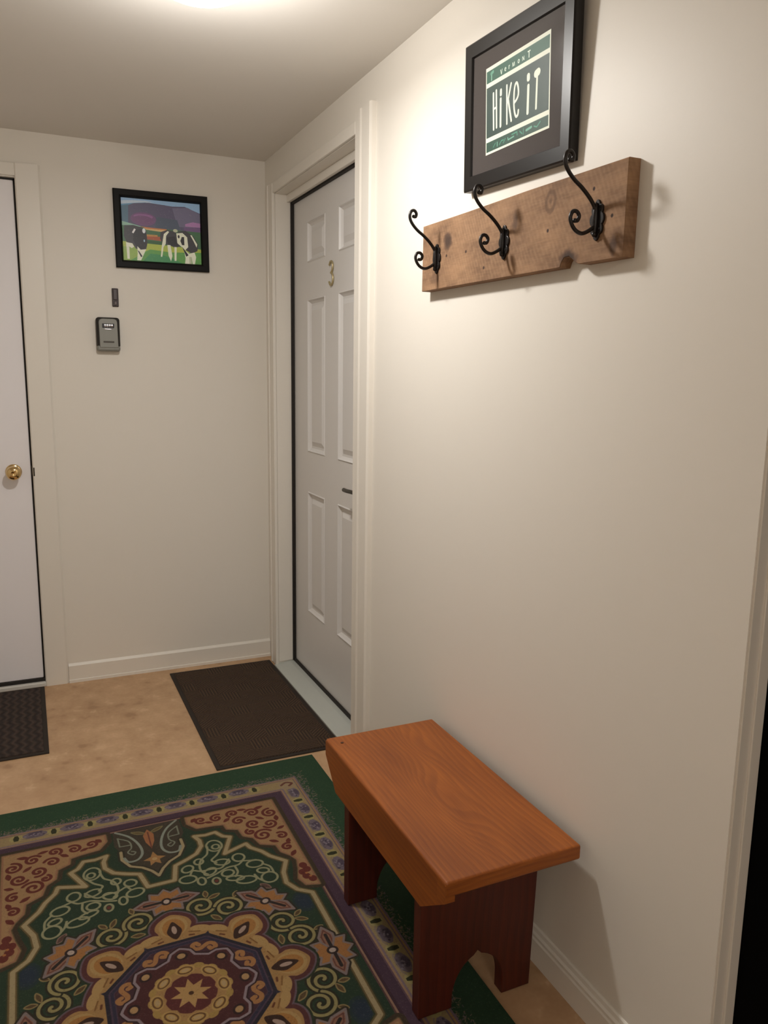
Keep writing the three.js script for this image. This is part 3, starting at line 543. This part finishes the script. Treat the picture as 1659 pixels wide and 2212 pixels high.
    for (const k of [1, -1]) { c.save(); c.scale(k, 1); curve('#9aa79a', 0.75, [[8.6, 69.2], [5.3, 65.8], [3.2, 61], [2.7, 56.4], [4.2, 53.6], [6.7, 53.4], [7.6, 55.6]]); curve('#8b9482', 0.45, [[8.4, 66], [5.6, 63.4], [5.2, 60], [6.4, 58], [5.2, 56.4], [4.4, 57.4], [5.4, 58.2]]); line('#8b9482', 0.45, [[8.3, 66], [8.2, 61.6], [5.4, 61.4]]); leaf('#8d8456', 2.6, 66.6, 4.2, 1.3, 0.5, '#6b5a34'); c.restore(); }
    fill('#b5764a', [[0, 57.6], [1.2, 61], [1.5, 64.6], [0, 67.6], [-1.5, 64.6], [-1.2, 61]]); line('#7a4030', 0.4, [[0, 57.6], [0, 66]]);
    fill('#b98a52', [[0, 55.8], [0.9, 53.4], [3, 52.4], [1.3, 51.6], [1.4, 49.4], [0, 50.6], [-1.4, 49.4], [-1.3, 51.6], [-3, 52.4], [-0.9, 53.4]]); ell('#d2b078', 0, 52.2, 0.7, 0.7);
    c.restore(); }
  // looped line work
  quarters(() => {
    const k = col.knot, L = 0.62;
    for (const [x, y, rx, ry, a] of [[16.3, 51.8, 2.1, 2.7, 0.1], [16.6, 51.2, 1.0, 1.1, 0], [10.8, 46, 1.2, 1.3, 0], [7.4, 43.9, 1.6, 1.4, 0.7], [6.7, 39.4, 2.2, 1.6, -0.2], [9.9, 37.3, 1.0, 1.6, 0], [13.5, 35.9, 1.0, 1.4, 0], [12.8, 40.5, 1.8, 1.3, 0.6], [16.7, 43.4, 2.0, 1.3, -0.3], [21.3, 43.7, 1.6, 1.8, 0.2], [17, 38, 1.6, 1.4, 0], [24.7, 39.2, 2.2, 1.6, -0.2], [26, 35.5, 1.6, 1.1, -0.4], [20.9, 33.3, 2.6, 1.5, -0.2], [18.3, 35.1, 2.3, 1.0, -0.3], [26.8, 32, 2.1, 2.2, 0]]) ell(k, x, y, rx, ry, a, L);
    curve(k, L, [[14.4, 52], [13.6, 48.6], [11.6, 46.6], [10.6, 43.8], [10.8, 41.2], [12, 39.6]]); curve(k, L, [[18, 50.4], [16.2, 47.4], [14.2, 45.4], [15.2, 43.8]]); curve(k, L, [[18.6, 44], [16, 41], [13.4, 41.4], [10.6, 41.6], [8.6, 42.6], [7.6, 41]]);
    curve(k, L, [[22.8, 43], [20.6, 40.6], [17.4, 40.4], [14, 38.8], [11.6, 38]]); curve(k, L, [[25.4, 40.8], [23.6, 41.2], [21.6, 41.9]]); curve(k, L, [[19.4, 40.3], [19.6, 37.6], [18.6, 35.8]]); curve(k, L, [[28.4, 33.4], [28.2, 36.4], [26.6, 38.4]]); curve(k, L, [[23.4, 34.6], [24, 32.4], [25.4, 30.4]]);
    ell('#6b2b25', 13.5, 35.9, 0.55, 0.7); leaf('#8f6f62', 24.8, 28.8, 3.4, 1.5, -0.9, '#5d4038');
  });
  // eight flowers and eight double spirals round the medallion
  for (let k = 0; k < 8; k++) {
    const a = k * Math.PI / 4, R = 32.6;
    at(R * Math.sin(a), R * Math.cos(a), -a, () => {
      const long = (k) => [[0, -0.9 * k], [2.2 * k, -1.5], [5 * k, -1.7], [8.2 * k, 0.1], [5.2 * k, 1.9], [2.2 * k, 1.6], [0, 0.9 * k]];
      const short = [[-1.4, 0.6], [-3.8, 1.8], [-3.6, 4.3], [-1.5, 3.3], [0, 5.0], [1.5, 3.3], [3.6, 4.3], [3.8, 1.8], [1.4, 0.6], [1.4, -0.6], [3.5, -1.8], [3.4, -4.2], [1.4, -3.2], [0, -4.8], [-1.4, -3.2], [-3.4, -4.2], [-3.5, -1.8], [-1.4, -0.6]];
      line('#2a2416', 1.5, short, true); for (const k of [1, -1]) { line('#2a2416', 1.5, long(k), true); fill('#9d7058', long(k)); line('#8f7f80', 0.6, long(k), true); line('#6e3f36', 0.35, [[2.6 * k, 1.0], [5 * k, 1.15], [7 * k, 0.15], [5 * k, -1.0], [2.6 * k, -0.9]]); }
      fill('#b27a42', short); line('#8f7f80', 0.55, short, true);
      line('#241a1a', 0.8, [[-5.4, 0.15], [5.4, 0.15]]); ell('#2b1c1a', 0, 0, 1.3, 1.4); ell('#c9b8ac', 0, 0, 0.75, 0.85);
    });
    const b = a + Math.PI / 8, R2 = 28.2;
    at(R2 * Math.sin(b), R2 * Math.cos(b), -b, () => {
      for (const s of [0, Math.PI]) at(0, 0, s, () => {
        const pts = []; for (let i = 0; i <= 60; i++) { const t = i / 60, an = -t * 1.8 * Math.PI * 2, r = t < 0.45 ? mix(3.5, 2.9, t / 0.45) : t < 0.75 ? mix(2.9, 1.3, (t - 0.45) / 0.3) : mix(1.3, 0.35, (t - 0.75) / 0.25); pts.push([-3.5 + r * Math.cos(an), r * 0.95 * Math.sin(an)]); }
        line('#22200f', 1.7, pts); line('#a39a64', 0.8, pts);
      });
      for (const [x, y, l, wd, an] of [[-3.2, 4.7, 2.6, 1.3, 1.9], [-0.9, 4.0, 3.2, 1.3, 0.7], [4.4, 4.8, 2.4, 1.2, 1.4], [1.2, -4.1, 3.2, 1.4, -0.5], [7.4, -2.2, 2.4, 1.1, 0.6]]) leaf('#9d8a58', x, y, l, wd, an, '#5b4526');
    });
  }
  // medallion
  const rot = (x, y, a) => [x * Math.cos(a) + y * Math.sin(a), -x * Math.sin(a) + y * Math.cos(a)];
  const outline = []; for (let k = 0; k < 8; k++) { const a = k * Math.PI / 4; for (const p of [[-7.6, 20.4], [-5.2, 21.0], [-4.3, 20.9], [-4.9, 22.6], [-4.3, 24.8], [-2.4, 26.6], [0, 27.6], [2.4, 26.6], [4.3, 24.8], [4.9, 22.6], [4.3, 20.9], [5.2, 21.0], [7.6, 20.4]]) outline.push(rot(p[0], p[1], a)); }
  curve('#23301c', 3.0, outline, true); curve('#6c5866', 2.0, outline, true); curve('#59292a', 1.1, outline, true, col.gold); 
  for (let k = 0; k < 8; k++) at(0, 0, -k * Math.PI / 4, () => {
    ell(col.gold2, 0, 22.6, 3.4, 3.6); ell('#b5803f', 0, 22.2, 2.6, 3.2); curve('#33190f', 0, [[0, 17.9], [1.7, 20.4], [1.2, 22.4], [0, 24.3], [-1.2, 22.4], [-1.7, 20.4]], true, '#33190f'); ell('#bfa596', 0, 21.3, 0.62, 1.5);
    for (const s of [1, -1]) { ell(col.gold2, s * 6.0, 19.6, 2.5, 1.2, -s * 0.33); line('#8a5f2c', 0.35, [[s * 3.2, 19.4], [s * 5.6, 18.6]]); line('#6b3a1c', 0.5, [[s * 3.1, 18.2], [s * 4.1, 18.0]]); }
  });
  const oct = (r) => Array.from({ length: 8 }, (_, k) => { const a = Math.PI / 8 + k * Math.PI / 4; return [r * Math.sin(a), r * Math.cos(a)]; });
  line('#1e1a2a', 1.1, oct(18.1), true); fill('#4f3a50', oct(17.8)); line('#2b2742', 0.7, oct(17.0), true); fill('#442430', oct(16.4));
  for (let k = 0; k < 8; k++) at(0, 0, -Math.PI / 8 - k * Math.PI / 4, () => { fill('#221d30', [[-0.9, 17.6], [0, 19.4], [0.9, 17.6]]); curve('#b5804c', 1.15, [[-1.3, 14.6], [-2.1, 15.1], [-2.7, 14.3], [-2, 13.3], [-0.8, 13.4], [0, 14.3], [0.8, 15.2], [2, 15.2], [2.7, 14.2], [2.0, 13.4], [1.3, 13.9]]); });
  const lobes = []; for (let k = 0; k < 8; k++) { const a = k * Math.PI / 4; for (const p of [[-3.0, 11.4], [-2.2, 13.2], [-0.9, 14.0], [0, 14.4], [0.9, 14.0], [2.2, 13.2], [3.0, 11.4]]) lobes.push(rot(p[0], p[1], a)); }
  line('#2a1418', 1.3, lobes, true); fill('#4b1e20', lobes); line('#9d8f98', 0.62, lobes, true);
  for (let k = 0; k < 8; k++) at(0, 0, -k * Math.PI / 4, () => { ell('#2a1414', 0, 11.9, 1.5, 1.3); ell('#c09a68', 0, 11.9, 0.95, 0.85); });
  ell(col.gold, 0, 0, 8.6, 8.6); for (let k = 0; k < 16; k++) at(0, 0, -k * Math.PI / 8, () => ell('#b5954f', 0, 8.3, 1.2, 0.8));
  ell('#5d2422', 0, 0, 5.6, 5.6); for (let k = 0; k < 8; k++) at(0, 0, -k * Math.PI / 4, () => { ell('#c9a55f', 0, 7.2, 2.2, 1.5); ell('#6e4a24', 0, 7.1, 1.5, 0.95, 0, 0.38); ell('#c8ab7a', 0, 7.1, 0.9, 0.5); fill(col.gold, [[-1.7, 5.8], [1.7, 5.8], [0, 5.1]]); });
  const star = Array.from({ length: 16 }, (_, i) => { const a = i * Math.PI / 8, r = i % 2 ? 2.3 : 4.4; return [r * Math.sin(a), r * Math.cos(a)]; }); fill('#c79f62', star); ell('#4a2a14', 0, 0, 0.55, 0.55);
  c.globalAlpha = 0.13; rect('#4c4436', 60, 93); c.globalAlpha = 1;
  // pile: fine speckle of lighter and darker tufts
  c.globalAlpha = 0.10; for (let i = 0; i < 60000; i++) { c.fillStyle = rnd() < 0.5 ? '#000000' : '#d8c8a0'; c.fillRect(-60 + rnd() * 120, -93 + rnd() * 186, 0.22, 0.22); } c.globalAlpha = 1;
});
{
  const x0 = -1.352, x1 = -0.152, z0 = 1.043, z1 = 2.903;
  const rug = thing(group('rug', [(x0 + x1) / 2, 0, (z0 + z1) / 2]), 'dark green oriental patterned rug with a central medallion on the beige floor', 'rug');
  const g = rbx(-0.6, 0.6, 0.0005, 0.008, -0.93, 0.93, 0.003), f = g.index ? g.toNonIndexed() : g, p = f.attributes.position, uv = f.attributes.uv;
  for (let i = 0; i < p.count; i++) uv.setXY(i, p.getX(i) / 1.2 + 0.5, 0.5 - p.getZ(i) / 1.86);
  const pile = rep(pixelTex(512, 512, (x, y) => { const v = 128 + 120 * fbm(x * 120, y * 120, 3, 2); return [v, v, v]; }, false), 0.1, 0.1);
  mesh('pile', f, std({ map: rugTex, color: new THREE.Color(0.64, 0.61, 0.60), bumpMap: pile, bumpScale: 0.0008, roughness: 1 }), rug);
}

// ---------------------------------------------------------------- bench
{
  const X0 = -0.338, X1 = -0.022, Z0 = 1.685, Z1 = 2.338, Y = 0.39, th = 0.033;
  const b = thing(group('bench', [X0, 0, Z0]), 'small orange brown wooden bench standing half on the rug against the right wall', 'bench');
  const D = X1 - X0, L = Z1 - Z0;
  const top = mesh('seat', metreUV(rbx(0.0, D, Y - th, Y, 0, L, 0.006, 5)), M.bench, b);
  const plug = mesh('peg', new THREE.CylinderGeometry(0.004, 0.004, 0.002, 14).translate(0.030, Y + 0.0001, 0.042), std({ color: new THREE.Color(0.06, 0.018, 0.008), roughness: 0.7 }), top);
  // apron with slanted ends
  const as = poly([[0.001, Y - 0.0065], [0.001, 0.346], [0.074, 0.274], [L - 0.101, 0.274], [L - 0.001, 0.346], [L - 0.001, Y - 0.0065]]);
  mesh('apron', metreUV(extrudeX(as, -0.0002, 0.021), 0.13, 0.4), M.bench, b);
  // board legs with a pointed arch cut in the foot, notched round the apron
  const yl = Y - th;
  const legShape = () => {
    const s = new THREE.Shape(); s.moveTo(0.003, 0.0095); s.lineTo(0.003, 0.272); s.lineTo(0.0225, 0.272); s.lineTo(0.0225, yl); s.lineTo(0.289, yl); s.lineTo(0.278, 0.0015); s.lineTo(0.207, 0.0015);
    s.lineTo(0.207, 0.030); s.bezierCurveTo(0.209, 0.075, 0.185, 0.108, 0.152, 0.118); s.lineTo(0.142, 0.128); s.lineTo(0.132, 0.118); s.bezierCurveTo(0.104, 0.106, 0.082, 0.072, 0.082, 0.030); s.lineTo(0.082, 0.0095); s.closePath(); return s;
  };
  for (const z of [1.815 - Z0, 2.206 - Z0]) mesh('leg', metreUV(extrudeZ(legShape(), z, z + 0.028, { bevelEnabled: true, bevelThickness: 0.0015, bevelSize: 0.0015, bevelOffset: -0.0015, bevelSegments: 2 }), 0, 0, true), M.benchDark, b);
}

renderer.render(scene, camera);
